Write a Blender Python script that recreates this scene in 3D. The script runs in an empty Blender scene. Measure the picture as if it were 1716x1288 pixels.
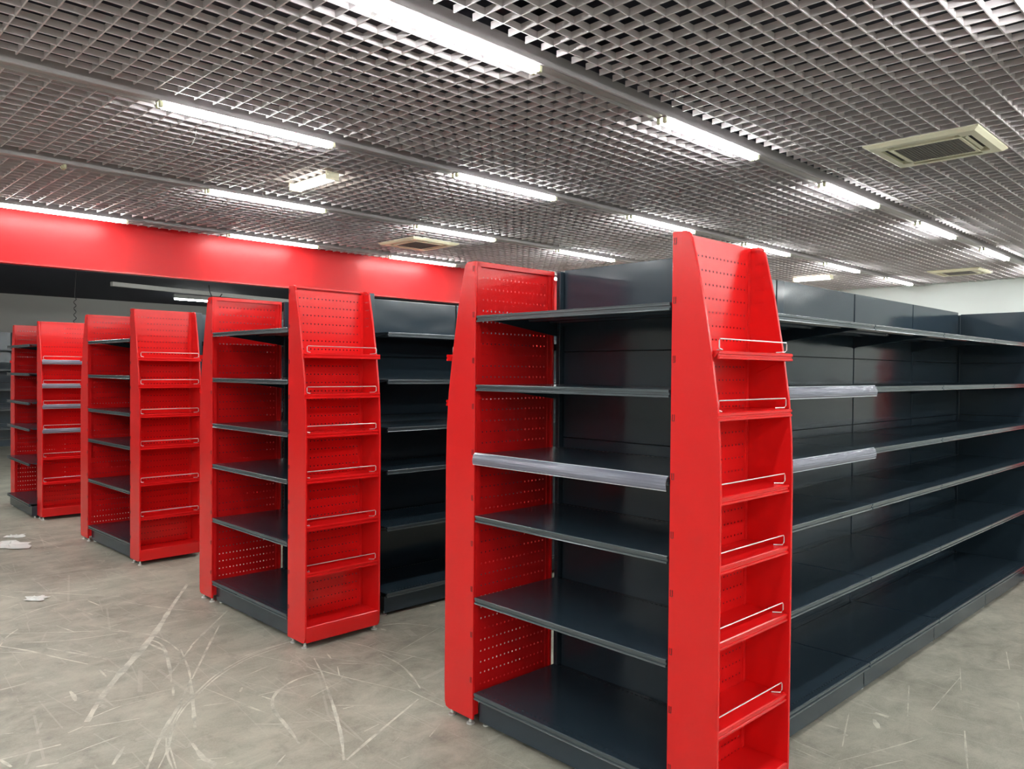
import bpy, bmesh, math, random
from mathutils import Matrix, Vector
random.seed(7)
S = bpy.context.scene
COL = S.collection
PI = math.pi

# ---------------------------------------------------------------- camera, world, exposure
CAMF, YAW, PITCH, ROLL = 1309.1, 0.8041, -0.0164, 0.0083
CAM = Vector((0.0, 0.0, 1.6))
_f = Vector((math.cos(PITCH)*math.cos(YAW), math.cos(PITCH)*math.sin(YAW), math.sin(PITCH)))
_r = Vector((math.sin(YAW), -math.cos(YAW), 0.0)); _u = _r.cross(_f)
_r2 = _r*math.cos(ROLL)+_u*math.sin(ROLL); _u2 = -_r*math.sin(ROLL)+_u*math.cos(ROLL)
cd = bpy.data.cameras.new('camera'); co = bpy.data.objects.new('camera', cd); COL.objects.link(co)
cd.sensor_fit = 'HORIZONTAL'; cd.sensor_width = 36.0; cd.lens = 36.0*CAMF/1716.0
cd.clip_start = 0.05; cd.clip_end = 100
co.matrix_world = Matrix(((_r2.x,_u2.x,-_f.x,CAM.x),(_r2.y,_u2.y,-_f.y,CAM.y),(_r2.z,_u2.z,-_f.z,CAM.z),(0,0,0,1)))
S.camera = co
w = bpy.data.worlds.new('world'); S.world = w; w.use_nodes = True
w.node_tree.nodes['Background'].inputs['Color'].default_value = (0.55,0.6,0.65,1)
w.node_tree.nodes['Background'].inputs['Strength'].default_value = 0.01
vs = S.view_settings; vs.view_transform = 'Standard'; vs.look = 'None'; vs.gamma = 1.0; vs.use_curve_mapping = False
vs.exposure = 2.15
TUBE_POWER = 15.0
S.cycles.max_bounces = 8; S.cycles.diffuse_bounces = 4; S.cycles.glossy_bounces = 4
S.cycles.transparent_max_bounces = 16; S.cycles.sample_clamp_indirect = 4.0
S.cycles.caustics_reflective = False; S.cycles.caustics_refractive = False
S.cycles.use_denoising = True

# ---------------------------------------------------------------- materials
def mat(name, col, rough=0.5, metal=0.0, spec=0.5, emit=None, coat=0.0):
    m = bpy.data.materials.new(name); m.use_nodes = True
    b = m.node_tree.nodes['Principled BSDF']
    b.inputs['Base Color'].default_value = (*col, 1); b.inputs['Roughness'].default_value = rough
    b.inputs['Metallic'].default_value = metal; b.inputs['Specular IOR Level'].default_value = spec
    b.inputs['Coat Weight'].default_value = coat
    if emit: b.inputs['Emission Color'].default_value = (*emit[0], 1); b.inputs['Emission Strength'].default_value = emit[1]
    return m
def N(m, t, **k):
    n = m.node_tree.nodes.new(t)
    for a, v in k.items(): setattr(n, a, v)
    return n
def bsdf(m): return m.node_tree.nodes['Principled BSDF']
def math_(m, op, a, b=None, c=None):
    n = N(m, 'ShaderNodeMath', operation=op)
    for i, v in enumerate((a, b, c)):
        if v is None: continue
        if isinstance(v, (int, float)): n.inputs[i].default_value = v
        else: m.node_tree.links.new(v, n.inputs[i])
    return n.outputs[0]
def bumpy(m, scale, strength, dist=0.002, stretch=(1,1,1), detail=1.0):
    L = m.node_tree.links
    tc = N(m, 'ShaderNodeTexCoord'); mp = N(m, 'ShaderNodeMapping'); mp.inputs['Scale'].default_value = stretch
    no = N(m, 'ShaderNodeTexNoise'); no.inputs['Scale'].default_value = scale; no.inputs['Detail'].default_value = detail
    bp = N(m, 'ShaderNodeBump'); bp.inputs['Strength'].default_value = strength; bp.inputs['Distance'].default_value = dist
    L.new(tc.outputs['Object'], mp.inputs[0]); L.new(mp.outputs[0], no.inputs['Vector']); L.new(no.outputs[0], bp.inputs['Height'])
    L.new(bp.outputs[0], bsdf(m).inputs['Normal'])
    return no
def holes(m, axis, px, pz, rx, rz, x0=0.0, z0=0.0, xmin=-9, xmax=9, zmin=-9):
    """real see-through punched holes, laid out in the object's own coordinates"""
    L = m.node_tree.links
    tc = N(m, 'ShaderNodeTexCoord'); sp = N(m, 'ShaderNodeSeparateXYZ'); L.new(tc.outputs['Object'], sp.inputs[0])
    x = sp.outputs[axis]; z = sp.outputs[2]
    fx = math_(m, 'MULTIPLY', math_(m, 'SUBTRACT', math_(m, 'FRACT', math_(m, 'DIVIDE', math_(m, 'ADD', x, 50*px-x0), px)), 0.5), px/rx)
    fz = math_(m, 'MULTIPLY', math_(m, 'SUBTRACT', math_(m, 'FRACT', math_(m, 'DIVIDE', math_(m, 'ADD', z, 50*pz-z0), pz)), 0.5), pz/rz)
    d = math_(m, 'ADD', math_(m, 'MULTIPLY', fx, fx), math_(m, 'MULTIPLY', fz, fz))
    h = math_(m, 'LESS_THAN', d, 1.0)
    h = math_(m, 'MULTIPLY', h, math_(m, 'GREATER_THAN', x, xmin)); h = math_(m, 'MULTIPLY', h, math_(m, 'LESS_THAN', x, xmax))
    if zmin > -9: h = math_(m, 'MULTIPLY', h, math_(m, 'GREATER_THAN', z, zmin))
    L.new(math_(m, 'SUBTRACT', 1.0, h), bsdf(m).inputs['Alpha'])

RED = (0.74, 0.010, 0.011)
m_red = mat('red_paint', RED, 0.24, spec=0.5); bumpy(m_red, 3.0, 0.15, 0.004)
m_redperf = mat('red_pegboard', RED, 0.22); holes(m_redperf, 0, 0.025, 0.05, 0.0041, 0.0041, 0.0, 0.0, 0.035, 0.478)
m_redside = mat('red_punched_cheek', RED, 0.24); holes(m_redside, 1, 0.016, 0.05, 0.0036, 0.0036, 0.0, 0.0, -0.085, -0.022, 1.85)
m_redslot = mat('red_slotted_post', RED, 0.35); holes(m_redslot, 0, 0.5, 0.025, 0.0035, 0.0085, 0.25-0.493, 0.0)
DARK = (0.024, 0.040, 0.056)
m_dark = mat('anthracite_paint', DARK, 0.25, spec=0.6); bumpy(m_dark, 2.5, 0.25, 0.006)
m_panel = mat('anthracite_panel', DARK, 0.13, spec=0.5); bumpy(m_panel, 2.2, 0.35, 0.010, (1,1,2.2))
m_slot = mat('dark_slots', (0.004,0.005,0.006), 0.6)
m_edge = mat('highlit_price_rail', (0.085,0.105,0.118), 0.2, spec=0.9, metal=0.3)  # lighter than the shelf paint, standing in for the front edge highlight
m_chrome = mat('zinc_foot', (0.75,0.75,0.72), 0.3, metal=0.6)
m_wire = mat('chromed_wire', (0.85,0.85,0.85), 0.25, metal=0.5)
m_clear = mat('clear_plastic_strip', (0.27,0.28,0.36), 0.12, metal=0.15, spec=1.0); bsdf(m_clear).inputs['Alpha'].default_value = 0.66
bumpy(m_clear, 6.0, 1.0, 0.006, (0.5,6,14), 3)
m_strip_shine = mat('strip_edge_highlight', (0.80,0.81,0.86), 0.2, spec=0.8)  # near-white colour imitates the bright highlights along the strip edges
m_lat = mat('lattice_paint', (0.66,0.605,0.625), 0.42, spec=0.32)
m_chan = mat('channel_metal', (0.42,0.39,0.40), 0.42, spec=0.5)
m_tube = mat('tube_glow', (1,1,1), 0.4, emit=((0.96,1.0,0.97), TUBE_POWER))
m_tube2 = mat('box_lamp_glow', (1,1,0.95), 0.4, emit=((1.0,0.98,0.86), 3.5))
m_cap = mat('lamp_holder_plastic', (0.62,0.62,0.42), 0.4)
m_void = mat('void_paint', (0.014,0.015,0.030), 0.8)
m_navy = mat('navy_ceiling', (0.008,0.010,0.028), 0.8)
m_duct = mat('duct_grey', (0.07,0.07,0.09), 0.5)
m_wallw = mat('white_wall', (0.60,0.64,0.63), 0.7); bumpy(m_wallw, 8, 0.1)
m_wallg = mat('grey_wall', (0.42,0.42,0.41), 0.7)
m_fascia = mat('red_bulkhead_panel', (0.52,0.006,0.009), 0.36, spec=0.28); bumpy(m_fascia, 0.8, 0.12, 0.01)
m_ac = mat('yellowed_plastic', (0.85,0.80,0.60), 0.4)
m_acg = mat('intake_grille', (0.16,0.14,0.13), 0.6)
m_black = mat('black_rubber', (0.01,0.01,0.012), 0.5)
m_pipe = mat('grey_conduit', (0.42,0.43,0.42), 0.5)
m_trash = mat('torn_white_film', (0.8,0.8,0.77), 0.4)

def floor_material():
    m = mat('worn_floor', (0.3,0.28,0.24), 0.4); L = m.node_tree.links
    tc = N(m, 'ShaderNodeTexCoord')
    def noise(scale, detail=4, stretch=(1,1,1), rot=0, rough=0.6, dist=0):
        mp = N(m, 'ShaderNodeMapping'); mp.inputs['Scale'].default_value = stretch; mp.inputs['Rotation'].default_value = (0,0,rot)
        n = N(m, 'ShaderNodeTexNoise'); n.inputs['Scale'].default_value = scale; n.inputs['Detail'].default_value = detail
        n.inputs['Roughness'].default_value = rough; n.inputs['Distortion'].default_value = dist
        L.new(tc.outputs['Object'], mp.inputs[0]); L.new(mp.outputs[0], n.inputs['Vector']); return n.outputs[0]
    def ramp(fac, stops):
        r = N(m, 'ShaderNodeValToRGB'); e = r.color_ramp.elements
        while len(e) < len(stops): e.new(0.5)
        for i, (p, c) in enumerate(stops): e[i].position = p; e[i].color = (*c, 1)
        L.new(fac, r.inputs[0]); return r.outputs[0]
    def mix(fac, a, b, bt='MIX'):
        x = N(m, 'ShaderNodeMix', data_type='RGBA', blend_type=bt)
        if isinstance(fac, float): x.inputs[0].default_value = fac
        else: L.new(fac, x.inputs[0])
        for i, v in ((6, a), (7, b)):
            if isinstance(v, tuple): x.inputs[i].default_value = (*v, 1)
            else: L.new(v, x.inputs[i])
        return x.outputs[2]
    base = ramp(noise(0.9, 6), [(0.3,(0.245,0.232,0.190)), (0.68,(0.42,0.405,0.335))])
    gr = ramp(noise(85, 8, (1,2.2,1), 0.5, 0.8), [(0.30,(0.66,0.66,0.65)), (0.70,(1.25,1.25,1.24))])
    c1 = mix(0.85, base, gr, 'MULTIPLY')
    fl = ramp(noise(3.2, 10, (1,1.6,1), -0.6, 0.72, 0.4), [(0.40,(0,0,0)), (0.75,(0.9,0.9,0.9))])
    c2 = mix(fl, c1, (0.55,0.53,0.44))
    dk = ramp(noise(5, 7, (1.6,1,1), 0.9, 0.7), [(0.55,(0,0,0)), (0.8,(0.7,0.7,0.7))])
    c3 = mix(dk, c2, (0.15,0.135,0.12))
    # fine hair scratches in many directions
    last = c3
    for i, (rot, sc, th) in enumerate([(0.3,2.2,0.006),(1.2,1.7,0.005),(2.1,2.6,0.007),(2.7,1.3,0.004)]):
        mp = N(m, 'ShaderNodeMapping'); mp.inputs['Rotation'].default_value = (0,0,rot); mp.inputs['Scale'].default_value = (1,0.16,1)
        mp.inputs['Location'].default_value = (i*3.3, i*1.7, 0)
        v = N(m, 'ShaderNodeTexVoronoi', feature='DISTANCE_TO_EDGE'); v.inputs['Scale'].default_value = sc*1.4
        L.new(tc.outputs['Object'], mp.inputs[0]); L.new(mp.outputs[0], v.inputs['Vector'])
        line = math_(m, 'LESS_THAN', v.outputs['Distance'], th)
        gate = math_(m, 'GREATER_THAN', noise(2.3, 3, (1,1,1), rot+1), 0.53)
        fac = math_(m, 'MULTIPLY', math_(m, 'MULTIPLY', line, gate), 0.33)
        last = mix(fac, last, (0.55,0.53,0.46))
    L.new(last, bsdf(m).inputs['Base Color'])
    rr = N(m, 'ShaderNodeMapRange'); L.new(noise(6, 5), rr.inputs[0]); rr.inputs[3].default_value = 0.34; rr.inputs[4].default_value = 0.62
    L.new(rr.outputs[0], bsdf(m).inputs['Roughness'])
    bp = N(m, 'ShaderNodeBump'); bp.inputs['Strength'].default_value = 0.25; bp.inputs['Distance'].default_value = 0.003
    L.new(noise(60, 5), bp.inputs['Height']); L.new(bp.outputs[0], bsdf(m).inputs['Normal'])
    return m
m_floor = floor_material()
m_scr = mat('scratch_marks', (0.74,0.72,0.62), 0.6)
def _scr():
    m = m_scr; L = m.node_tree.links
    tc = N(m, 'ShaderNodeTexCoord'); n = N(m, 'ShaderNodeTexNoise'); n.inputs['Scale'].default_value = 7; n.inputs['Detail'].default_value = 8; n.inputs['Roughness'].default_value = 0.7
    L.new(tc.outputs['Object'], n.inputs['Vector'])
    r = N(m, 'ShaderNodeMapRange'); r.inputs[1].default_value = 0.36; r.inputs[2].default_value = 0.60; r.inputs[3].default_value = 0.55; r.inputs[4].default_value = 0.95
    L.new(n.outputs[0], r.inputs[0]); L.new(r.outputs[0], bsdf(m).inputs['Alpha'])
_scr()

# ---------------------------------------------------------------- mesh helpers
class MB:
    def __init__(s): s.v = []; s.f = []; s.smooth = False
    def box(s, x0, x1, y0, y1, z0, z1):
        b = len(s.v); s.v += [(x,y,z) for z in (z0,z1) for y in (y0,y1) for x in (x0,x1)]
        s.f += [tuple(b+i for i in q) for q in ((0,2,3,1),(4,5,7,6),(0,1,5,4),(2,6,7,3),(0,4,6,2),(1,3,7,5))]; return s
    def prism(s, pts, axis, a, b):
        """closed 2-D outline extruded along an axis from a to b; pts are the two other coordinates in order"""
        n = len(pts); k = len(s.v)
        for t in (a, b):
            for p, q in pts:
                s.v.append((t,p,q) if axis == 0 else (p,t,q) if axis == 1 else (p,q,t))
        fl = (a < b)
        for i in range(n):
            j = (i+1) % n; s.f.append((k+i, k+j, k+n+j, k+n+i))
        s.f.append(tuple(k+i for i in range(n))[::-1]); s.f.append(tuple(k+n+i for i in range(n))); return s
    def tube(s, pts, r, seg=6, closed=False):
        pts = [Vector(p) for p in pts]; k = len(s.v); n = len(pts)
        for i, p in enumerate(pts):
            d = ((pts[(i+1) % n] if (closed or i < n-1) else p) - (pts[i-1] if (closed or i > 0) else p)).normalized()
            a = Vector((0,0,1)) if abs(d.z) < 0.9 else Vector((1,0,0))
            u = d.cross(a).normalized(); v = d.cross(u).normalized()
            rr = r[i] if isinstance(r, (list, tuple)) else r
            for q in range(seg):
                t = 2*PI*q/seg; s.v.append(tuple(p+u*math.cos(t)*rr+v*math.sin(t)*rr))
        for i in range(n if closed else n-1):
            for q in range(seg):
                a0 = k+i*seg+q; a1 = k+i*seg+(q+1) % seg; j = (i+1) % n
                s.f.append((a0, a1, k+j*seg+(q+1) % seg, k+j*seg+q))
        if not closed:
            s.f.append(tuple(k+q for q in range(seg))[::-1]); s.f.append(tuple(k+(n-1)*seg+q for q in range(seg)))
        return s
    def lathe(s, x, y, prof, seg=12):
        return s.tube([(x,y,z) for r, z in prof], [r for r, z in prof], seg)
    def mesh(s, name, m, bevel=0):
        me = bpy.data.meshes.new(name); me.from_pydata(s.v, [], s.f); me.update()
        bm = bmesh.new(); bm.from_mesh(me)
        if bevel:
            es = [e for e in bm.edges if len(e.link_faces) == 2 and e.calc_face_angle(0) > 0.6]
            bmesh.ops.bevel(bm, geom=es, offset=bevel, segments=1, affect='EDGES', clamp_overlap=True)
        bmesh.ops.recalc_face_normals(bm, faces=bm.faces[:]); bm.to_mesh(me); bm.free()
        me.materials.append(m); return me
    def build(s, name, m, parent=None, bevel=0, **k):
        o = bpy.data.objects.new(name, s.mesh(name, m, bevel)); COL.objects.link(o); o.parent = parent
        for a, v in k.items(): o[a] = v
        return o
def link(name, me, parent, loc=(0,0,0), **k):
    o = bpy.data.objects.new(name, me); COL.objects.link(o); o.parent = parent; o.location = loc
    for a, v in k.items(): o[a] = v
    return o
def thing(name, label, cat, loc=(0,0,0), rz=0.0, group=None):
    o = bpy.data.objects.new(name, None); COL.objects.link(o); o.location = loc; o.rotation_euler = (0,0,rz)
    o.empty_display_size = 0.1; o['label'] = label; o['category'] = cat
    if group: o['group'] = group
    return o
def struct(name, mb, m, rz=0.0, bevel=0, **k):
    o = mb.build(name, m, None, bevel, kind='structure', **k); o.rotation_euler = (0,0,rz); return o

AC_ = 0.0138      # the room is turned this much against the nearest shelf row
def room(x, y): return (x*math.cos(AC_)-y*math.sin(AC_), x*math.sin(AC_)+y*math.cos(AC_))

# ---------------------------------------------------------------- room shell
XL, XR, YN, YFAS, YB = -6.0, 15.0, -6.5, 9.24, 19.0
HC = 3.2
fl = MB(); fl.v = [(XL,YN,0),(XR,YN,0),(XR,YB+.1,0),(XL,YB+.1,0),(XL,YN,-.1),(XR,YN,-.1),(XR,YB+.1,-.1),(XL,YB+.1,-.1)]
fl.f = [(0,1,2,3),(7,6,5,4),(0,4,5,1),(1,5,6,2),(2,6,7,3),(3,7,4,0)]
floor = struct('floor', fl, m_floor, AC_)
struct('wall_right', MB().box(XR, XR+.1, YN, YB+.1, 0, 3.9), m_wallw, AC_)
struct('wall_left', MB().box(XL-.1, XL, YN, YB+.1, 0, 3.9), m_wallw, AC_)
struct('wall_front', MB().box(XL, XR, YN-.1, YN, 0, 3.9), m_wallw, AC_)
struct('wall_back', MB().box(XL, XR, YB, YB+.1, 0, 3.9), m_wallg, AC_)
# bulkhead over the opening to the back area, with its lower lip
bh = struct('trim_1', MB().box(XL, XR-.002, YFAS, YFAS+.12, 2.672, 3.88), m_fascia, AC_, label='glossy red bulkhead panel under the lattice ceiling')
MB().box(XL, XR-.002, YFAS-.006, YFAS+.126, 2.66, 2.672).build('bottom_lip', m_red, bh)
# perimeter angle at the far white wall
struct('trim_2', MB().box(XR-.03, XR, .0, YFAS, HC-.004, HC+.02), m_wallw, AC_)
struct('ceiling', MB().box(XL, XR, YN, YFAS, 3.9, 4.0), m_void, AC_)
lowc = struct('ceiling_back', MB().box(XL, XR, YFAS+.12, YB, 3.14, 3.24), m_navy, AC_)

# lattice ceiling -------------------------------------------------
PITCH_ = 0.1147; BH = 0.033; BT = 0.0032
rows = [-5.2, -3.2, -1.19, .82, 2.818, 4.785, 6.80, 8.85]
lat = bpy.data.objects.new('ceiling_lattice', None); COL.objects.link(lat); lat['kind'] = 'structure'; lat.rotation_euler = (0,0,AC_)
lat['label'] = 'grey open lattice ceiling of crossing blades'
def in_view(x, y, z):
    X, Y = room(x, y); d = Vector((X,Y,z))-CAM; dz = d.dot(_f)
    if dz < 0.4: return None
    px = 858+CAMF*d.dot(_r2)/dz; py = 644-CAMF*d.dot(_u2)/dz
    return dz if (-30 < px < 1746 and -30 < py < 700) else None
fields = [(rows[i]+.0575, rows[i+1]-.0575) for i in range(len(rows)-1)]
far_blades = MB(); parts = []
# long blades run along the room, short cross blades span one field between two light channels
long_me = MB().prism([(-BT,0),(BT,0),(BT,BH),(-BT,BH)], 0, XL, XR-.03).mesh('lattice_blade', m_lat)
for a, b in fields:
    for j in range(16):
        y = a+.013+PITCH_*j
        if a > .5: link('lattice_blade', long_me, lat, (0,y,HC))
        else: far_blades.box(XL, XR-.03, y-BT, y+BT, HC, HC+BH)
for y in (rows[-1]+.075, rows[-1]+.19, rows[-1]+.305): link('lattice_blade', long_me, lat, (0,y,HC))
n_long = 16*4+3
cand = []
k0 = int((XL-1.019)/PITCH_); k1 = int((XR-1.019)/PITCH_)
for fi, (a, b) in enumerate(fields):
    for k in range(k0+1, k1):
        x = 1.019+PITCH_*k
        ds = [d for d in (in_view(x, a, HC), in_view(x, (a+b)/2, HC), in_view(x, b, HC)) if d]
        cand.append((min(ds) if ds else 99, x, a-.003, b-.068))
cand.sort()
short_me = MB().prism([(-BT,0),(BT,0),(BT,BH),(-BT,BH)], 1, 0, 1.0).mesh('lattice_blade', m_lat)
for i, (d, x, a, b) in enumerate(cand):
    if i < 300-n_long and d < 90:
        o = link('lattice_blade', short_me, lat, (x,a,HC+.0004)); o.scale = (1,b-a,1)
    else: far_blades.box(x-BT, x+BT, a, b, HC+.0004, HC+BH)
for k in range(k0+1, k1):
    x = 1.019+PITCH_*k
    far_blades.box(x-BT, x+BT, rows[-1]+.055, YFAS-.003, HC+.0004, HC+BH)
far_blades.build('distant_lattice_blades', m_lat, lat, kind='stuff')
# light channels (folded trunking) of each row
for i, y in enumerate(rows):
    t = MB().prism([(y-.058,HC-.020),(y-.053,HC-.024),(y-.048,HC-.022),(y-.043,HC-.009),(y-.024,HC-.007),(y-.020,HC-.012),(y+.020,HC-.012),(y+.024,HC-.007),(y+.043,HC-.009),(y+.048,HC-.022),(y+.053,HC-.024),(y+.058,HC-.020),(y+.058,HC+.05),(y-.058,HC+.05)], 0, XL, XR-.03)
    struct('trim_%d' % (i+3), t, m_chan, AC_, label='long grey channel carrying a row of strip lights')
# things dimly seen above the lattice
for i, (x0, x1, y0, y1) in enumerate([(XL+.3, XR-.3, 3.3, 3.75), (XL+.3, XR-.3, 5.9, 6.1)]):
    dct = MB().box(x0, x1, y0, y1, 3.5, 3.75).build('air_duct', m_duct); dct.rotation_euler = (0,0,AC_)
    dct['label'] = ['wide grey air duct above the lattice, nearer the camera', 'narrow grey air duct above the lattice, nearer the red bulkhead'][i]; dct['category'] = 'duct'

# strip lights ---------------------------------------------------
TUBE_Z = HC-.038
def tube_set():
    h = MB().prism([(-.040,-.0125),(-.036,-.020),(.036,-.020),(.040,-.0125)], 0, 0, 1.19).mesh('reflector', m_chan)
    t = MB().tube([(.03,0,TUBE_Z-HC),(1.16,0,TUBE_Z-HC)], .0145, 10).mesh('tube', m_tube)
    for p in t.polygons: p.use_smooth = True
    c = MB().box(0, .022, -.012, .012, -.054, -.0205).box(.022, .030, -.008, .008, -.046, -.030).mesh('lamp_holder', m_cap, .002)
    return h, t, c
h_me, t_me, c_me = tube_set()
def strip_light(x, y, label, group):
    X, Y = room(x, y)
    o = thing('strip_light', label, 'light', (X,Y,HC), AC_, group)
    link('reflector', h_me, o)
    for s in (-1, 1):
        link('tube', t_me, o, (0,s*.021,0))
        link('lamp_holder', c_me, o, (0,s*.021,0))
        e = link('lamp_holder', c_me, o, (1.19,s*.021,0)); e.rotation_euler = (0,0,PI)
ORD = ['first','second','third','fourth','fifth','sixth','seventh','eighth']
rowname = {.82:'in the row at the top right corner', 2.818:'in the row crossing the top centre', 4.785:'in the row starting upper left',
           6.80:'in the row next before the bulkhead row', 8.85:'in the row touching the red bulkhead'}
for y in rows:
    off = 0.60 if y in (.82, 6.80) else -.56
    n = 0
    for k in range(-4, 9):
        x = 2.33+off+2.3*k
        if x < XL+.3 or x+1.19 > XR-.1: continue
        if y == 6.80 and 0 < x < 1.5:
            X, Y = room(x, y); o = thing('empty_light_fitting', 'bare light fitting without tubes, left of the lit lights in its row', 'light fitting', (X,Y,HC), AC_)
            link('reflector', h_me, o)
            for s1 in (-1, 1):
                link('lamp_holder', c_me, o, (0,s1*.021,0)); e = link('lamp_holder', c_me, o, (1.19,s1*.021,0)); e.rotation_euler = (0,0,PI)
            continue
        v = in_view(x+.1, y, HC-.03) or in_view(x+1.1, y, HC-.03) or in_view(x+.6, y, HC-.03)
        if v and y > .5:
            strip_light(x, y, 'lit strip light, %s from the left %s' % (ORD[n], rowname[y]), 'lit strip lights on the ceiling'); n += 1
        else: strip_light(x, y, 'twin-tube strip light outside the picture', 'strip lights behind the camera')

# box lamps across the rows
for i, (x, y0, y1, lab) in enumerate([(3.41, 5.53, 6.1, 'boxy cream lamp turned across the strip lights, left of centre'), (12.5, 5.35, 5.95, 'boxy lamp turned across the strip lights, low above the nearest shelves')]):
    X, Y = room(x, y0); o = thing('box_lamp', lab, 'light', (X,Y,HC), AC_)
    MB().prism([(-.018,-.003),(-.022,-.03),(.022,-.03),(.018,-.003)], 1, 0, y1-y0).build('housing', m_ac, o, .002)
    MB().prism([(-.045,-.031),(-.045,-.055),(-.032,-.066),(.032,-.066),(.045,-.055),(.045,-.031)], 1, .015, y1-y0-.015).build('diffuser', m_tube2, o)
    MB().box(-.06, .06, -.014, .0, -.068, -.004).build('end_cap', m_ac, o, .003); MB().box(-.06, .06, y1-y0, y1-y0+.014, -.068, -.004).build('end_cap', m_ac, o, .003)

# ceiling cassettes ----------------------------------------------
def cassette(x, y, lab, s=.72):
    X, Y = room(x, y); o = thing('air_conditioner', lab, 'air conditioner', (X,Y,HC), AC_); h = s/2
    fr = MB(); z0, z1 = -.030, -.001
    def frame(a, b, za, zb, zc):   # sloped ring: outer half a at za, inner half b at zb
        k = len(fr.v)
        for q, z in ((a, zc), (a, za), (b, zb), (b, zc)):
            fr.v += [(-q,-q,z),(q,-q,z),(q,q,z),(-q,q,z)]
        for r in range(4):
            for i in range(4):
                j = (i+1) % 4; r2 = (r+1) % 4
                fr.f.append((k+r*4+i, k+r*4+j, k+r2*4+j, k+r2*4+i))
    frame(h, h-.028, -.012, -.030, z1)
    frame(h-.028, h-.075, -.030, -.030, z1)
    fr.build('frame', m_ac, o)
    a = h-.155; b = h-.075
    MB().box(-a, a, -a, a, -.028, -.003).build('intake_grille', m_acg, o)
    g = MB()
    for i in range(20):
        t = -a+.012+(2*a-.024)*i/19; g.box(-a+.01, a-.01, t-.003, t+.003, -.032, -.028)
    g.build('grille_bars', m_acg, o, kind='stuff')
    rim = MB()
    for s1 in (-1, 1):
        rim.box(-a-.02, a+.02, min(s1*a,s1*(a+.022)), max(s1*a,s1*(a+.022)), -.032, -.002)
        rim.box(min(s1*a,s1*(a+.022)), max(s1*a,s1*(a+.022)), -a, a, -.032, -.002)
        for s2 in (-1, 1): rim.box(min(s1*(a+.02),s1*b), max(s1*(a+.02),s1*b), min(s2*(a+.02),s2*b), max(s2*(a+.02),s2*b), -.030, -.002)
    rim.build('corner_frame', m_ac, o)
    for k in range(4):
        sl = MB().box(-a+.01, a-.01, a+.022, b, -.010, -.004).build('air_slot', m_slot, o); sl.rotation_euler = (0,0,k*PI/2)
        lv = MB().prism([(a+.030,-.026),(a+.046,-.016),(a+.049,-.018),(a+.033,-.029)], 0, -a+.015, a-.015).build('louvre', m_ac, sl)
cassette(5.96, 1.83, 'square yellowed ceiling air conditioner cassette at the right')
cassette(6.06, 7.80, 'square ceiling air conditioner cassette near the red bulkhead')
cassette(13.35, 3.72, 'square ceiling air conditioner cassette by the far white wall')

# ---------------------------------------------------------------- shelving
T, D, WD, DT, B, E = 2.0924, .2009, .5165, .0743, .031, 1.0426
ZS = [1.8482, 1.541, 1.2318, .9543, .5861, .1554]
SEAM = [2.100, 1.700, 1.280, .860, .440, .110]
M_, BK, TM, SW, X0, KICK = -.0334, .4943, 2.112, 1.0237, 1.7056, .0287
GND = [(2.3024,1.5868,0.0,0.0), (2.2321,4.2075,.0117,0.0), (2.2011,6.8272,.030,0.0), (2.1206,9.472,-.0044,-.075)]

def foot_mesh():
    return MB().lathe(0, 0, [(.004,.055),(.004,.030),(.006,.028),(.009,.010),(.018,.006),(.019,0)], 12).mesh('foot', m_chrome)
foot_me = foot_mesh()

def shelf_mb(w, depth, base=False):
    """local: x along the shelf 0..w, y from 0 (front) back to depth, z=0 is the top"""
    m = MB()
    m.prism([(0.004,0),(0.0,-.003),(0.0,-.009),(.005,-.011),(.005,-.019),(0,-.021),(0,-.027),(.012,-.027),(.014,-.004),(depth-.003,-.004),(depth-.003,-.024),(depth,-.024),(depth,0)], 0, 0, w)
    if not base:
        for t in (.14, .27, .40):
            if t < depth-.05: m.prism([(t*depth/.5,-.004),(t*depth/.5+.006,-.014),(t*depth/.5+.034,-.014),(t*depth/.5+.04,-.004)], 0, .03, w-.03)
    return m
_cache = {}
def cached(key, fn):
    if key not in _cache: _cache[key] = fn()
    return _cache[key]

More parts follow.
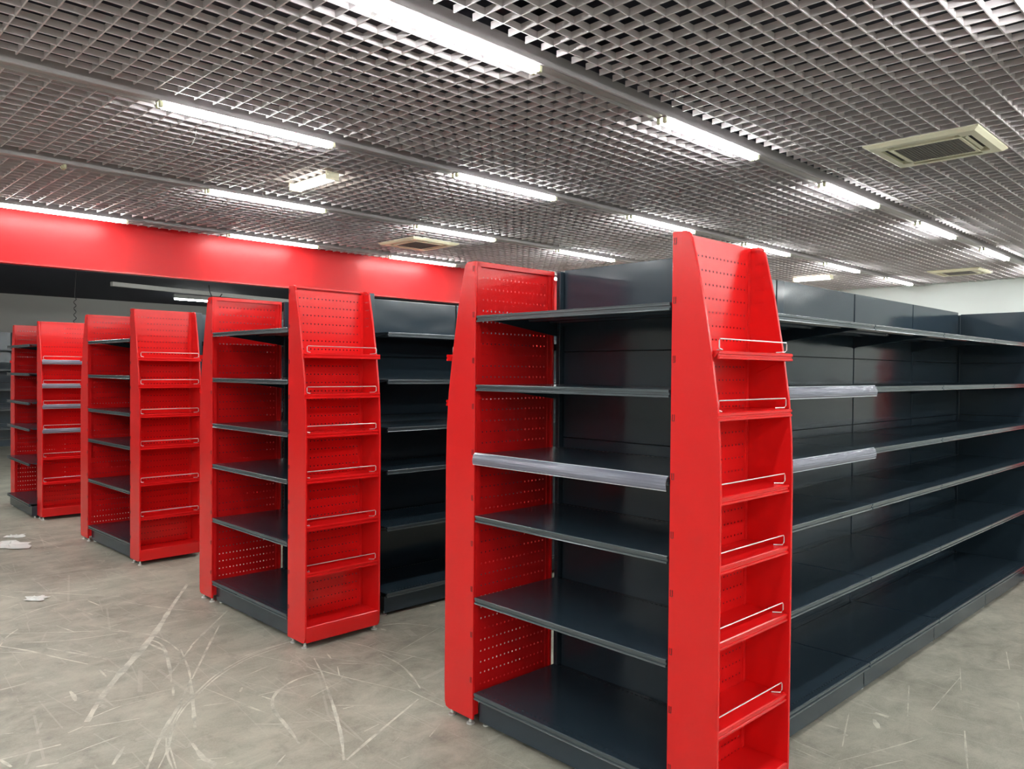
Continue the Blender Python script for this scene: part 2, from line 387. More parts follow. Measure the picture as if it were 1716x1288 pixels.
def two_tone(mb, lines):
    n = len(mb.f)
    for pts in lines: mb.tube(pts, .0011, 6)  # pale beads draw the highlight on the top and bottom edge
    me = bpy.data.meshes.new('label_strip'); me.from_pydata(mb.v, [], mb.f); me.update()
    me.materials.append(m_clear); me.materials.append(m_strip_shine)
    for i, q in enumerate(me.polygons): q.material_index = 1 if i >= n else 0
    return me
def shelf(parent, w, depth, loc, rz, z, strip=False, base=False, bracket=True):
    me = cached(('shelf',w,depth,base), lambda: shelf_mb(w, depth, base).mesh('shelf', m_dark))
    o = link('base_shelf' if base else 'shelf', me, parent, (loc[0],loc[1],z)); o.rotation_euler = (0,0,rz)
    rl = cached(('rail',w), lambda: MB().prism([(-.0015,-.004),(-.0015,-.010),(.0042,-.0115),(.0042,-.0185),(-.0015,-.0205),(-.0015,-.0265),(.001,-.0265),(.0055,-.019),(.0055,-.011),(.001,-.004)], 0, .001, w-.001).tube([(.001,.0012,-.0022),(w-.001,.0012,-.0022)], .0027, 8).tube([(.001,-.0008,-.0265),(w-.001,-.0008,-.0265)], .0016, 6).mesh('price_rail', m_edge))
    link('price_rail', rl, o)
    def slots():
        m = MB()
        n = int((w-.04)/.0255)
        for i in range(n):
            x = .025+i*.0255; m.box(x-.006, x+.006, depth-.030, depth-.024, -.0005, .0006)
            if base: m.box(x-.004, x+.004, .030, .034, -.0005, .0006)
        return m.mesh('punched_slots', m_slot)
    link('punched_slots', cached(('slots',w,depth,base), slots), o, kind='stuff')
    if bracket and not base:
        br = cached(('br',depth), lambda: MB().prism([(.04,-.012),(depth-.02,-.075),(depth+.006,-.085),(depth+.006,-.004),(.03,-.004)], 0, -.0012, .0012).mesh('shelf_bracket', m_dark))
        link('shelf_bracket', br, o, (.004,0,0)); link('shelf_bracket', br, o, (w-.004,0,0))
    if strip:
        sm = cached(('strip',w), lambda: two_tone(MB().prism([(-.0135,-.046),(-.0165,-.038),(-.0175,-.028),(-.0165,-.018),(-.0125,-.006),(-.005,.0035),(.006,.0055),(.006,.004),(-.004,.002),(-.011,-.007),(-.015,-.018),(-.016,-.028),(-.015,-.038),(-.012,-.046)], 0, -.002, w+.002), [[(-.002,-.0135,-.0465),(w+.002,-.0135,-.0465)],[(-.002,-.003,.0045),(w+.002,-.003,.0045)]]))
        link('label_strip', sm, o, label='clear plastic price strip')
    return o

def side_outline():
    # tapered side cheek, y outward depth, z
    p = [(0,B),(.17,B),(.190,B+.006),(.1985,B+.03),(D,B+.10),(D,1.20),(.196,1.36),(.185,1.50),(.157,1.69),(.122,1.88),(.090,2.02),(.0793,2.064),(.074,2.080),(.064,2.0885),(.052,T),(0,T)]
    return p

RZ = {0:[1.677,1.468,1.183,.949,.692,.387], 1:[1.698,1.463,1.237,.976,.701,.435], 2:[1.693,1.470,1.228,.968,.670,.392], 3:[1.682,1.430,1.213,.956,.660,.399]}

def side_unit(g, mirror, label, strips=0, flip=False):
    """narrow red unit, open outwards (local -y); mirror builds the one on the other flank"""
    gx, gy, ga, _ = GND[g]
    sgn = -1 if mirror else 1
    y0 = E if mirror else 0
    u0 = 0.0
    if flip: u0 = X0+3*SW+.115
    X = gx+u0*math.cos(ga)-y0*math.sin(ga); Y = gy+u0*math.sin(ga)+y0*math.cos(ga)
    o = thing('side_display_unit', label, 'display unit', (X,Y,0), ga, 'red side units')
    key = ('side', mirror)
    def Yv(v): return -v*sgn        # outward depth -> local y
    def me(k, fn): return cached((k, mirror), fn)
    def pr(pts): return [(Yv(a), b) for a, b in pts]
    pan = me('sp', lambda: MB().prism(pr(side_outline()), 0, 0, .012).mesh('side_panel', m_red, .0018))
    link('side_panel', pan, o); link('side_panel', pan if mirror else me('sp2', lambda: MB().prism(pr(side_outline()), 0, 0, .012).mesh('side_panel', m_redside, .0018)), o, (WD-.012,0,0))
    tabs = me('tabs', lambda: _tabs(sgn))
    link('hook_slots', tabs, o, kind='stuff')
    def box(x0, x1, a, b, z0, z1): return MB().box(x0, x1, min(Yv(a),Yv(b)), max(Yv(a),Yv(b)), z0, z1)
    link('back_panel', me('bp', lambda: box(.012, .485, .016, .018, .10, T-.010).mesh('back_panel', m_redperf)), o)
    def fr():
        m = MB()
        for q in ((.012,.034,.0,.018,B+.02,T-.001), (.012,WD-.012,0,.018,T-.022,T), (.504,.5165-.012,0,.02,B+.02,T-.022)): 
            x0,x1,a,b,z0,z1 = q; m.box(x0,x1,min(Yv(a),Yv(b)),max(Yv(a),Yv(b)),z0,z1)
        return m.mesh('back_frame', m_red)
    link('back_frame', me('fr', fr), o)
    link('slotted_post', me('po', lambda: box(.4835, .5025, .012, .020, B+.02, T-.020).mesh('slotted_post', m_redslot)), o)
    # foot tray with kick plate
    tray = me('tray', lambda: box(.012, WD-.012, .018, .196, .113, .125).mesh('base_shelf', m_red, .0015)); link('base_shelf', tray, o)
    link('kick_plate', me('kick', lambda: box(.012, WD-.012, .190, .1985, B+.004, .122).mesh('kick_plate', m_red, .001)), o)
    for i, z in enumerate(RZ[g]):
        wide = z > 1.44
        x0, x1 = (-.006, WD-.004) if wide else (.014, WD-.014)
        def lip():
            m = MB()
            m.prism(pr([(.020,0),(.188,0),(.1925,-.003),(.1925,-.011),(.189,-.013),(.189,-.019),(.193,-.021),(.193,-.028),(.182,-.030),(.180,-.006),(.020,-.006)]), 0, .014, WD-.014)
            if wide:
                m.prism(pr([(.1885,0),(.194,-.003),(.194,-.011),(.190,-.013),(.190,-.019),(.1945,-.021),(.1945,-.028),(.1885,-.029)]), 0, x0, x1)
            m.prism(pr([(.020,-.006),(.020,-.075),(.05,-.075),(.165,-.022),(.178,-.006)]), 0, .0135, .0155)
            m.prism(pr([(.020,-.006),(.020,-.075),(.05,-.075),(.165,-.022),(.178,-.006)]), 0, WD-.0155, WD-.0135)
            return m.mesh('shelf', m_red)
        sh = link('shelf', cached(('rsh',mirror,wide), lip), o, (0,0,z))
        def wire():
            yv = Yv(.178); yi = Yv(.150); za = .003
            p = [(.052,yi,za),(.040,yv,za),(.022,yv,za+.004),(.020,yv,.012),(.020,yv,.034),(.025,yv,.040),(WD-.027,yv,.040),(WD-.022,yv,.034),(WD-.022,yv,.012),(WD-.034,yv,za+.002),(WD-.05,yi,za)]
            return MB().tube(p, .0022, 6).mesh('wire_rail', m_wire)
        link('wire_rail', cached(('wire',mirror), wire), sh, label='thin chrome wire rail')
        if i < strips:
            link('label_strip', cached(('rstrip',mirror), lambda: two_tone(MB().prism(pr([(.196,.002),(.2005,-.008),(.2035,-.020),(.2035,-.032),(.2005,-.042),(.199,-.042),(.202,-.032),(.202,-.020),(.199,-.008),(.1945,.002)]), 0, .004, WD-.006), [[(.004,Yv(.1995),-.042),(WD-.006,Yv(.1995),-.042)],[(.004,Yv(.195),.002),(WD-.006,Yv(.195),.002)]])), sh, label='clear plastic price strip')
    for fx in (.020, WD-.020):
        for fy in (.035, .165): link('foot', foot_me, o, (fx,Yv(fy),0))
    if flip:      # turned end for end at the far end of the run
        pass
    return o
def _tabs(sgn):
    m = MB()
    z = .20
    while z < T-.03:
        y = -.012*sgn
        for dy, za, zb in ((-.004,0,.022), (.004,0,.022)):
            m.box(-.0012, .0005, y+dy-.0012, y+dy+.0012, z+za, z+zb)
        m.box(-.0012, .0005, y-.005, y+.005, z-.002, z); z += .2055
    return m.mesh('hook_slots', mat('red_slot_shadow', (0.10,0.004,0.005), 0.6))

def post_mesh(w, d0, d1, zt, axis):
    m = MB()
    if axis == 0: m.box(-w, w, d0, d1, .03, zt)
    else: m.box(d0, d1, -w, w, .03, zt)
    return m
def slots_on(m, axis, face, c, zt, side):
    z = .20
    while z < zt-.04:
        if axis == 0: m.box(c-.0025, c+.0025, face-(.0008 if side < 0 else 0), face+(.0008 if side > 0 else 0), z, z+.016)
        else: m.box(face-(.0008 if side < 0 else 0), face+(.0008 if side > 0 else 0), c-.0025, c+.0025, z, z+.016)
        z += .025
    return m

def end_unit(g, label, strips=(), far=False):
    gx, gy, ga, sf = GND[g]
    o = thing('end_shelving_unit', label, 'shelving', (gx,gy,0), ga, 'end shelving units')
    u1 = .548
    for i in range(5):
        zt, zb = SEAM[i], SEAM[i+1]
        link('back_panel', cached(('ebp',i), lambda: MB().box(.552, .558, .034, E-.034, zb+.0015, zt-.0015).box(.558,.566,.04,E-.04,zt-.012,zt-.004).mesh('back_panel', m_panel, .0012)), o)
    link('seam_darkening_sheet', cached('ebk', lambda: MB().box(.567, .569, .03, E-.03, .11, T-.002).mesh('seam_darkening_sheet', m_slot)), o)  # black sheet added behind the panels so no light shows through seams
    def posts():
        return MB().box(.524, .606, 0.006, .030, B, T).mesh('upright', m_dark, .001)
    link('upright', cached('ep', posts), o); link('upright', cached('ep', posts), o, (0,E-.036,0))
    sm = cached('eps', lambda: slots_on(slots_on(MB(), 1, .524, .018, T, -1), 1, .524, E-.018, T, -1).mesh('upright_slots', m_slot))
    link('upright_slots', sm, o, kind='stuff')
    w = E-.016; dep = .548-sf
    for i, z in enumerate(ZS[:-1]):
        shelf(o, w, round(dep,3), (sf,E-.008), -PI/2, z, strip=(i in strips))
    shelf(o, w, round(dep,3), (sf,E-.008), -PI/2, ZS[5], base=True)
    k = MB().box(sf+KICK, sf+KICK+.002, .012, E-.012, .022, ZS[5]-.027).box(sf+KICK, .55, .012, .014, .022, ZS[5]-.027).box(sf+KICK, .55, E-.014, E-.012, .022, ZS[5]-.027)
    k.build('kick_plate', m_dark, o)
    for fx, fy in ((sf+.06,.03), (sf+.06,E-.03), (.58,.04), (.58,E-.04)): link('foot', foot_me, o, (fx,fy,0))
    return o

def bay(g, j, label, strips=(), last=False):
    gx, gy, ga, _ = GND[g]
    u = X0+(j-1)*SW
    if j == 0: u += 0.0
    X = gx+u*math.cos(ga); Y = gy+u*math.sin(ga)
    o = thing('double_sided_shelving_bay', label, 'shelving', (X,Y,0), ga, 'shelving bays of the rows')
    yn, yf = BK, E-BK
    for i in range(5):
        zt, zb = SEAM[i]+(.012 if i == 0 else 0), SEAM[i+1]
        for s, y in ((0,yn), (1,yf)):
            link('back_panel', cached(('bbp',i,s), lambda: MB().box(.007, SW-.007, min(0,(1 if s == 0 else -1)*.006), max(0,(1 if s == 0 else -1)*.006), zb+.0015, zt-.0015).mesh('back_panel', m_panel, .0012)), o, (0,y,0))
    link('seam_darkening_sheet', cached('bbk', lambda: MB().box(.008, SW-.008, yn+.020, yn+.022, .11, TM-.004).mesh('seam_darkening_sheet', m_slot)), o)  # added black sheet keeps the bay's panel seams dark
    pm = cached('bpost', lambda: MB().box(-.0055, .0055, yn+.006, yf-.006, B, TM-.002).mesh('upright', m_slot))
    link('upright', pm, o, (.0,0,0))
    if last: link('upright', pm, o, (SW,0,0))
    link('top_cap', cached('tc', lambda: MB().box(.006, SW-.006, yn+.001, yf-.001, TM-.0015, TM+.0015).mesh('top_cap', m_dark)), o)
    w = SW-.009
    for i, z in enumerate(ZS[:-1]):
        shelf(o, w, round(yn-M_,3), (.0045,M_), 0, z, strip=(i in strips))
    shelf(o, w, round(yn-M_,3), (.0045,M_), 0, ZS[5], base=True)
    for i, z in enumerate(ZS[:-1]):
        shelf(o, w, round(yn-M_,3), (.0045+w,E-M_), PI, z)
    shelf(o, w, round(yn-M_,3), (.0045+w,E-M_), PI, ZS[5], base=True)
    kp = cached('kick', lambda: MB().box(.005, SW-.005, 0, .002, .022, ZS[5]-.027).mesh('kick_plate', m_dark))
    link('kick_plate', kp, o, (0,M_+KICK,0)); link('kick_plate', kp, o, (0,E-M_-KICK-.002,0))
    bb = cached('bbr', lambda: MB().box(0, .008, M_+KICK+.004, yn, .035, ZS[5]-.03).mesh('gap_darkening_block', m_slot))  # black blocks added behind the kick plate joints to darken the gaps
    for q in (.0055, SW-.0135): link('gap_darkening_block', bb, o, (q,0,0)); link('gap_darkening_block', bb, o, (q,E-(M_+KICK+.004)-yn,0))
    for fx in ((.0, SW) if last else (.0,)):
        for fy in (.03, E-.03): link('foot', foot_me, o, (fx-.03 if fx else .03,fy,0))
    return o

NM = ['nearest shelf row', 'second shelf row', 'third shelf row', 'farthest shelf row at the left']
RZ_ = RZ
end_unit(0, 'dark grey end shelf unit of the nearest row, one clear strip on its third shelf', strips=(2,))
end_unit(1, 'dark grey end shelf unit between red side units of the second row from the camera')
end_unit(2, 'dark grey end shelf unit between red side units of the third row from the camera')
end_unit(3, 'dark grey end shelf unit at the far left, its shelves jutting past the red unit')
side_unit(0, False, 'tall red side display unit with wire-railed shelves, largest and nearest to the camera')
side_unit(0, True, 'red side unit seen from its punched back, left flank of the nearest row')
side_unit(1, False, 'red side unit with six wire-railed shelves on the second row from the camera')
side_unit(1, True, 'red side unit seen from its back on the left flank of the second row')
side_unit(2, False, 'red side unit with six wire-railed shelves on the third row from the camera')
side_unit(2, True, 'red side unit seen from its back on the left flank of the third row')
side_unit(3, False, 'red side unit on the far left row, clear strips on its upper four shelves', strips=4)
side_unit(3, True, 'red side unit partly behind jutting dark shelves, leftmost in the picture')
for j in range(4):
    bay(0, j, ['dark grey shelving bay right beside the large red side unit, clear strips on two shelves',
               'dark grey shelving bay, second to the right of the large red side unit',
               'dark grey shelving bay, third to the right of the large red side unit',
               'dark grey shelving bay at the right picture edge, last of the nearest row'][j], strips=(1,2) if j == 0 else (), last=(j == 3))
for j in range(3):
    bay(1, j, ['dark grey shelving bay just behind the second row\'s red side unit', 'dark shelving bay of the second row, cut off by the nearest row\'s red panel', 'dark grey shelving bay of the second row, hidden behind the nearest row'][j], last=(j == 2))
for j in range(2):
    bay(2, j, ['dark grey shelving bay, a sliver of it right of the third row\'s red side unit', 'dark grey shelving bay of the third row, hidden behind the second row'][j], last=(j == 1))
bay(3, 0, 'dark grey shelving bay hidden behind the red units of the farthest row', last=True)

# far end of the nearest row: cross panel unit facing the bays, with its red side unit beyond
gx, gy, ga, _ = GND[0]
u = X0+3*SW+.012
cr = thing('end_shelving_unit', 'dark cross unit closing the far end of the nearest row, at the right edge', 'shelving', (gx+u,gy,0), 0, 'end shelving units')
for i in range(5):
    zt, zb = SEAM[i], SEAM[i+1]
    MB().box(0, .006, -.030, BK-.012, zb+.0015, zt-.0015).build('back_panel', m_panel, cr, .0012)
MB().box(.008, .010, -.030, BK-.012, .11, T-.005).build('seam_darkening_sheet', m_slot, cr)  # black sheet added to stop light in the cross panel seams
MB().box(.0, .03, -.055, -.032, B, T).build('upright', m_dark, cr, .001); MB().box(-.0045, .03, BK-.013, BK+.02, B, T).build('upright', m_dark, cr, .001)
for z in ZS[:-1]: shelf(cr, E-.016, .548, (.578,.008), PI/2, z)
shelf(cr, E-.016, .548, (.578,.008), PI/2, ZS[5], base=True)
MB().box(.548, .55, .012, E-.012, .022, ZS[5]-.027).build('kick_plate', m_dark, cr)
fu = side_unit(0, False, 'red side unit at the far end of the nearest row, only its foot visible', flip=True)

# shelving along the back wall
def wall_bay(x, label):
    X, Y = room(x, 18.46); o = thing('wall_shelving_unit', label, 'shelving', (X,Y,0), AC_, 'shelving along the back wall')
    for i in range(5):
        MB().box(.006, 1.3-.006, .47, .476, SEAM[i+1]+.0015, SEAM[i]+(.23 if i == 0 else -.0015)).build('back_panel', m_edge if i == 0 else m_panel, o)
    for q in (0, 1.3): MB().box(q-.012, q+.012, .44, .50, 0, 2.33).build('upright', m_dark, o)
    for z in (1.97, 1.56, 1.15, .75, .36, .155): shelf(o, 1.296, .45, (.002,.0), 0, z, base=(z < .2))
    MB().box(.0, 1.3, .03, .032, .0, .128).build('kick_plate', m_dark, o)
wall_bay(2.75, 'dark wall shelving unit far behind at the left picture edge')
wall_bay(4.05, 'dark wall shelving unit behind the leftmost red side unit')

# ---------------------------------------------------------------- small hanging and loose things
def curve_thing(name, pts, r, m, label, cat, seg=6):
    o = MB().tube(pts, r, seg).build(name, m); o['label'] = label; o['category'] = cat; return o
# back-area conduits under the dark ceiling
cx = [room(4.45,14.05)+(3.01,), room(6.33,14.35)+(3.0,), room(8.4,14.5)+(2.98,)]
o = MB(); 
for a, b in zip(cx, cx[1:]):
    d = (Vector(b)-Vector(a)).normalized(); n = Vector((-d.y,d.x,0))*.04
    k = len(o.v); o.v += [tuple(Vector(p)+q) for p in (a, b) for q in (-n+Vector((0,0,-.03)), n+Vector((0,0,-.03)), n+Vector((0,0,.04)), -n+Vector((0,0,.04)))]
    o.f += [(k,k+1,k+2,k+3),(k+7,k+6,k+5,k+4),(k,k+4,k+5,k+1),(k+1,k+5,k+6,k+2),(k+2,k+6,k+7,k+3),(k+3,k+7,k+4,k)]
o = o.build('cable_tray', m_pipe); o['label'] = 'grey cable tray under the dark ceiling behind the bulkhead'; o['category'] = 'cable tray'
X, Y = room(6.35,16.25); t = thing('back_area_light', 'thin lit tube far behind the red bulkhead', 'light', (X,Y,3.03), AC_)
MB().tube([(0,0,0),(1.2,0,0)], .016, 8).build('tube', m_tube, t); MB().box(-.02, 1.22, -.03, .03, .02, .10).build('housing', m_pipe, t)
for k, (bx, by) in enumerate([(x, y) for y in (10.6, 12.1) for x in (-2.5, 0.2, 2.9, 5.6, 8.3, 11.0)]):  # unseen lamps added to brighten the area behind the bulkhead
    X, Y = room(bx, by); t2 = thing('back_area_light', 'added lamp hidden by the bulkhead, brightening the back area', 'light', (X,Y,3.10), AC_, 'added unseen back area lamps')
    MB().tube([(0,.02,-.03),(1.2,.02,-.03)], .016, 8).build('tube', m_tube, t2); MB().tube([(0,-.02,-.03),(1.2,-.02,-.03)], .016, 8).build('tube', m_tube, t2); MB().box(-.02, 1.22, -.03, .03, -.01, .035).build('housing', m_pipe, t2)
# curly cable
gx, gy, ga, _ = GND[3]
p = []
for i in range(25):
    z = 2.74-.42*i/24; p.append((gx+1.545+.022*math.sin(i*1.05)+.0*i, gy+4.5+.02*math.cos(i*.9), z))
p.insert(0, (gx+1.56, gy+4.5, 3.14))
curve_thing('hanging_cable', p, .006, m_black, 'wavy black cable hanging in front of the grey back wall', 'cable')
X, Y = room(6.15,14.15)
curve_thing('hooked_cable', [(X,Y,3.14),(X+.02,Y,3.02),(X+.06,Y,2.93),(X+.13,Y,2.90),(X+.2,Y,2.93),(X+.25,Y,3.0)], .010, m_black, 'black cable looped over the grey tray behind the bulkhead', 'cable')
X, Y = room(3.75,2.52)
curve_thing('wire_loop', [(X+.028*math.sin(a), Y+.01*math.cos(a), HC-.032-.03*math.cos(a)) for a in [i*PI/8 for i in range(1,17)]], .0011, m_black, 'small dark wire loop dangling from the lattice', 'wire')
X, Y = room(2.16,5.20)
curve_thing('loose_wire', [(X+.01,Y,HC+.01),(X+.012,Y,HC-.03),(X+.004,Y+.005,HC-.07),(X-.012,Y+.01,HC-.11)], .0012, m_wire, 'short pale wire dangling below the lattice, left of centre', 'wire')

# floor marks and litter
MARKS=[(0.012,[(1.233,6.555),(1.51,6.211),(1.808,5.842)]),(0.009,[(1.033,5.493),(1.337,5.252),(1.493,5.137),(1.598,5.019),(1.687,4.855),(1.715,4.679),(1.707,4.485)]),(0.009,[(1.065,5.662),(1.247,5.832),(1.44,5.925),(1.632,5.913)]),(0.009,[(1.13,6.005),(1.251,6.097)]),(0.009,[(1.501,6.234),(1.76,6.156)]),(0.03,[(2.288,5.841),(1.992,5.353),(1.732,4.908),(1.499,4.557),(1.331,4.317),(1.172,4.065),(1.059,3.854)]),(0.01,[(0.986,5.246),(1.082,5.06),(1.174,4.832),(1.271,4.606)]),(0.012,[(1.175,5.023),(1.28,4.805),(1.373,4.603)]),(0.006,[(1.257,4.937),(1.378,4.621)]),(0.007,[(0.965,5.133),(1.092,5.002)]),(0.01,[(1.291,4.479),(1.288,4.356)]),(0.012,[(1.308,4.463),(1.349,4.375)]),(0.01,[(0.85,4.526),(0.964,4.535)]),(0.01,[(0.698,3.717),(0.8,3.707),(0.915,3.695)]),(0.01,[(0.698,3.717),(0.718,3.619)]),(0.012,[(1.651,4.79),(1.668,4.62),(1.574,4.261),(1.506,4.055)]),(0.008,[(1.491,3.99),(1.451,3.878)]),(0.007,[(1.723,4.495),(1.636,4.16),(1.554,3.913)]),(0.014,[(1.584,4.002),(1.466,3.671),(1.392,3.468)]),(0.009,[(2.058,4.752),(1.891,4.491),(1.601,4.026)]),(0.012,[(1.597,4.03),(1.425,3.743),(1.303,3.566),(1.201,3.402),(1.107,3.236)]),(0.006,[(2.249,4.189),(2.081,4.165),(1.924,4.118),(1.72,3.999),(1.55,3.841),(1.44,3.729),(1.321,3.549),(1.239,3.366),(1.14,3.206)]),(0.006,[(2.246,4.156),(2.064,4.132),(1.909,4.086),(1.712,3.965),(1.543,3.811),(1.435,3.7),(1.341,3.562),(1.206,3.29)]),(0.01,[(2.271,5.065),(1.926,4.674),(1.775,4.496)]),(0.008,[(1.447,4.069),(1.559,4.189),(1.737,4.433),(1.792,4.506)]),(0.007,[(0.986,5.246),(1.049,5.396),(1.131,5.514)]),(0.012,[(2.002,3.656),(1.872,3.6),(1.78,3.502),(1.726,3.363),(1.694,3.172),(1.655,3.02)]),(0.006,[(1.254,3.407),(1.193,3.157)]),(0.006,[(1.278,3.499),(1.213,3.309),(1.183,3.166)]),(0.016,[(1.324,3.328),(1.307,3.17),(1.319,3.096),(1.297,3.067)]),(0.016,[(1.099,4.277),(1.096,4.207),(1.086,4.133)]),(0.007,[(1.785,5.695),(1.962,5.312),(2.196,4.966)]),(0.006,[(1.081,3.881),(1.21,3.925),(1.343,3.924)]),(0.006,[(1.031,3.803),(1.141,3.762),(1.246,3.728)]),(0.005,[(0.965,3.79),(1.034,3.815)]),(0.006,[(1.319,5.429),(1.367,5.225)]),(0.007,[(1.511,5.723),(1.549,5.513)]),(0.009,[(1.62,5.867),(1.644,5.704)]),(0.006,[(1.425,5.594),(1.505,5.597)]),(0.006,[(1.704,5.019),(1.896,5.021),(1.961,5.004)]),(0.005,[(0.747,3.978),(0.792,3.951)]),(0.008,[(1.808,8.446),(1.879,8.185),(1.91,7.783)]),(0.014,[(2.006,7.049),(2.056,6.983)]),(0.003,[(1.128,4.052),(1.271,3.99),(1.476,3.966)]),(0.007,[(1.511,3.664),(1.632,3.613)]),(0.012,[(1.019,3.362),(1.103,3.492)]),(0.004,[(1.28,3.17),(1.377,3.11)]),(0.004,[(1.597,3.873),(1.7,3.355)]),(0.006,[(1.209,6.424),(1.321,6.175)]),(0.008,[(1.094,5.224),(1.296,5.09),(1.548,5.021)]),(0.006,[(1.411,4.732),(1.596,4.701)]),(0.006,[(0.864,3.557),(0.999,3.589),(1.13,3.607)]),(0.01,[(0.79,3.552),(0.865,3.527)]),(0.006,[(1.459,5.331),(1.601,5.027),(1.667,4.911)]),(0.012,[(1.624,4.711),(1.653,4.51)]),(0.007,[(2.246,4.191),(2.082,4.18),(1.901,4.136)]),(0.009,[(2.149,3.66),(1.966,3.649),(1.831,3.56),(1.778,3.494),(1.728,3.377),(1.693,3.207),(1.656,3.01)]),(0.006,[(2.207,3.855),(2.136,3.656),(2.058,3.47)]),(0.012,[(2.058,3.47),(1.951,3.223),(1.829,2.962),(1.719,2.761)]),(0.007,[(2.516,3.645),(2.503,3.455),(2.448,3.268),(2.391,3.131)]),(0.004,[(1.976,4.161),(2.087,3.874),(2.194,3.502),(2.318,3.153)]),(0.008,[(2.81,4.072),(2.914,4.025),(2.983,3.929),(3.038,3.817)]),(0.003,[(2.6,3.625),(3.093,3.814)]),(0.003,[(1.734,3.218),(1.881,3.107)]),(0.003,[(1.961,3.255),(2.099,3.127)]),(0.005,[(2.261,3.54),(2.417,3.534)]),(0.004,[(1.756,3.6),(2.087,3.553)]),(0.006,[(1.474,2.894),(1.566,2.965)]),(0.01,[(1.727,2.754),(1.939,2.86),(2.306,3.033)]),(0.004,[(2.558,3.742),(2.64,3.475),(2.7,3.327)]),(0.004,[(2.102,2.685),(2.213,2.749)]),(0.004,[(1.779,3.869),(1.962,3.918)]),(0.008,[(1.709,3.702),(1.742,3.747)]),(0.006,[(2.301,3.881),(2.276,3.791)]),(0.005,[(2.239,3.664),(2.18,3.549)]),(0.004,[(2.23,3.742),(2.367,3.598)]),(0.003,[(1.601,3.317),(1.725,3.201)]),(0.008,[(1.977,3.186),(2.031,3.177)]),(0.005,[(1.923,2.921),(2.01,2.937)]),(0.014,[(3.287,4.21),(3.309,4.168)]),(0.012,[(2.763,4.023),(2.772,3.978)]),(0.004,[(2.463,4.012),(2.529,3.808),(2.545,3.599)]),(0.008,[(1.764,3.578),(1.783,3.503)]),(0.004,[(1.646,3.56),(1.704,3.347)]),(0.003,[(1.901,4.136),(2.011,4.167),(2.261,4.198)]),(0.004,[(1.932,3.408),(2.148,3.48)]),(0.004,[(2.332,3.156),(2.338,2.878)]),(0.004,[(2.504,3.49),(2.641,3.51)]),(0.005,[(4.257,1.452),(3.844,1.316)]),(0.006,[(3.9,1.092),(3.693,1.027),(3.532,0.975)]),(0.005,[(4.43,1.01),(4.251,0.955),(4.098,0.908)]),(0.003,[(3.777,1.395),(3.777,1.237),(3.847,1.082)]),(0.004,[(3.184,1.37),(3.531,1.246),(3.69,1.198)]),(0.004,[(3.705,1.528),(3.527,1.469),(3.345,1.406)]),(0.003,[(4.765,1.363),(4.392,1.249)]),(0.004,[(5.2,1.247),(4.893,1.156)]),(0.008,[(4.248,1.197),(4.246,1.128)]),(0.02,[(3.796,1.443),(3.792,1.38)]),(0.02,[(3.717,1.418),(3.637,1.367)]),(0.008,[(3.493,1.547),(3.505,1.49)]),(0.004,[(3.239,1.532),(3.221,1.386)]),(0.004,[(3.178,1.533),(3.156,1.395)]),(0.003,[(3.986,1.267),(4.59,1.307)]),(0.006,[(5.657,1.309),(5.648,1.261)]),(0.002,[(4.815,1.228),(4.889,1.16)]),(0.004,[(3.22,1.265),(3.41,1.184)]),(0.02,[(3.464,1.452),(3.462,1.433)])]
scr = MB(); zz = .0006
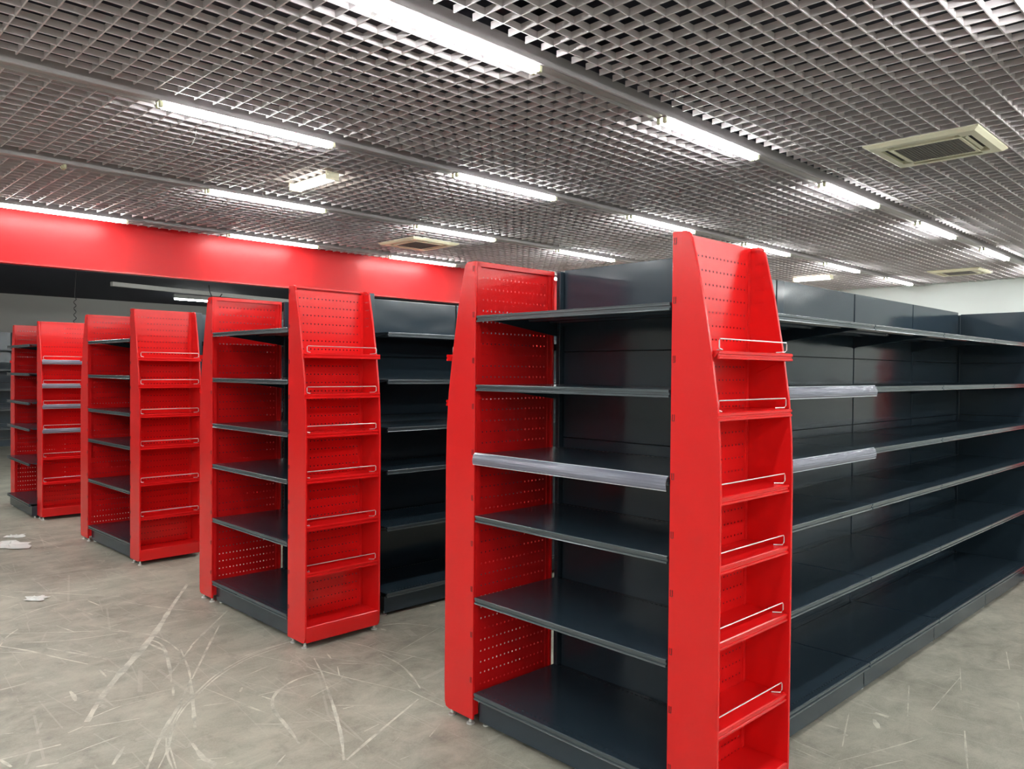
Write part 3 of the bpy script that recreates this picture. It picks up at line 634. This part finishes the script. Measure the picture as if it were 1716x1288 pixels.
for wd, pts in MARKS:
    P = [Vector(q) for q in pts]; Q = []
    for i in range(len(P)-1):       # Catmull-Rom through the marks
        p0 = P[max(i-1,0)]; p1 = P[i]; p2 = P[i+1]; p3 = P[min(i+2,len(P)-1)]
        n = 6 if len(P) > 2 else 2
        for s in range(n):
            t = s/n; Q.append(0.5*((2*p1)+(-p0+p2)*t+(2*p0-5*p1+4*p2-p3)*t*t+(-p0+3*p1-3*p2+p3)*t**3))
    Q.append(P[-1]); k = len(scr.v); zz += .00001
    for i, q in enumerate(Q):
        d = (Q[min(i+1,len(Q)-1)]-Q[max(i-1,0)]).normalized(); n = Vector((-d.y,d.x))
        e = (wd*.62+.0009)*(.45+.55*math.sin(PI*min(max(i/(len(Q)-1),.08),.92)))*random.uniform(.75,1.25)
        scr.v += [(q.x+n.x*e,q.y+n.y*e,zz), (q.x-n.x*e,q.y-n.y*e,zz)]
    scr.f += [(k+2*i,k+2*i+1,k+2*i+3,k+2*i+2) for i in range(len(Q)-1)]
random.seed(3)
for i in range(260):   # short nicks
    x = random.uniform(.6,8); y = random.uniform(.3,9.5); a = random.gauss(.2,.7); l = random.uniform(.02,.13); e = random.uniform(.0008,.0028); k = len(scr.v)
    dx, dy = math.cos(a)*l/2, math.sin(a)*l/2; nx, ny = -math.sin(a)*e, math.cos(a)*e
    scr.v += [(x-dx+nx,y-dy+ny,zz),(x-dx-nx,y-dy-ny,zz),(x+dx-nx,y+dy-ny,zz),(x+dx+nx,y+dy+ny,zz)]; scr.f.append((k,k+1,k+2,k+3))
so = scr.build('scratches', m_scr, floor, kind='stuff'); so.matrix_parent_inverse = Matrix.Rotation(AC_, 4, 'Z').inverted()
def scrap(x, y, rx, ry, label, seed, lobes=9):
    random.seed(seed); m = MB(); n = 14
    ring = []
    for r in range(5):
        for i in range(n):
            a = 2*PI*i/n; q = (r+1)/5*(1+.38*math.sin(lobes*a*.5+seed)+random.uniform(-.16,.16))
            m.v.append((rx*q*math.cos(a), ry*q*math.sin(a), .004+abs(random.gauss(0,.010))*(1.2-r/5)))
    m.v.append((0,0,.02)); c = len(m.v)-1
    for i in range(n):
        m.f.append((c,i,(i+1) % n))
        for r in range(4): m.f.append((r*n+i,(r+1)*n+i,(r+1)*n+(i+1) % n,r*n+(i+1) % n))
    o = m.build('plastic_scrap', m_trash); o.location = (x,y,0); o.rotation_euler = (0,0,.6); o['label'] = label; o['category'] = 'litter'
scrap(1.37, 6.15, .06, .085, 'crumpled white film scrap alone on the floor at the left', 2)
scrap(1.60, 8.15, .17, .20, 'heap of torn white film at the left picture edge', 5, 7)
scrap(1.74, 8.55, .09, .07, 'small white film shred behind the heap of torn film', 9, 5)
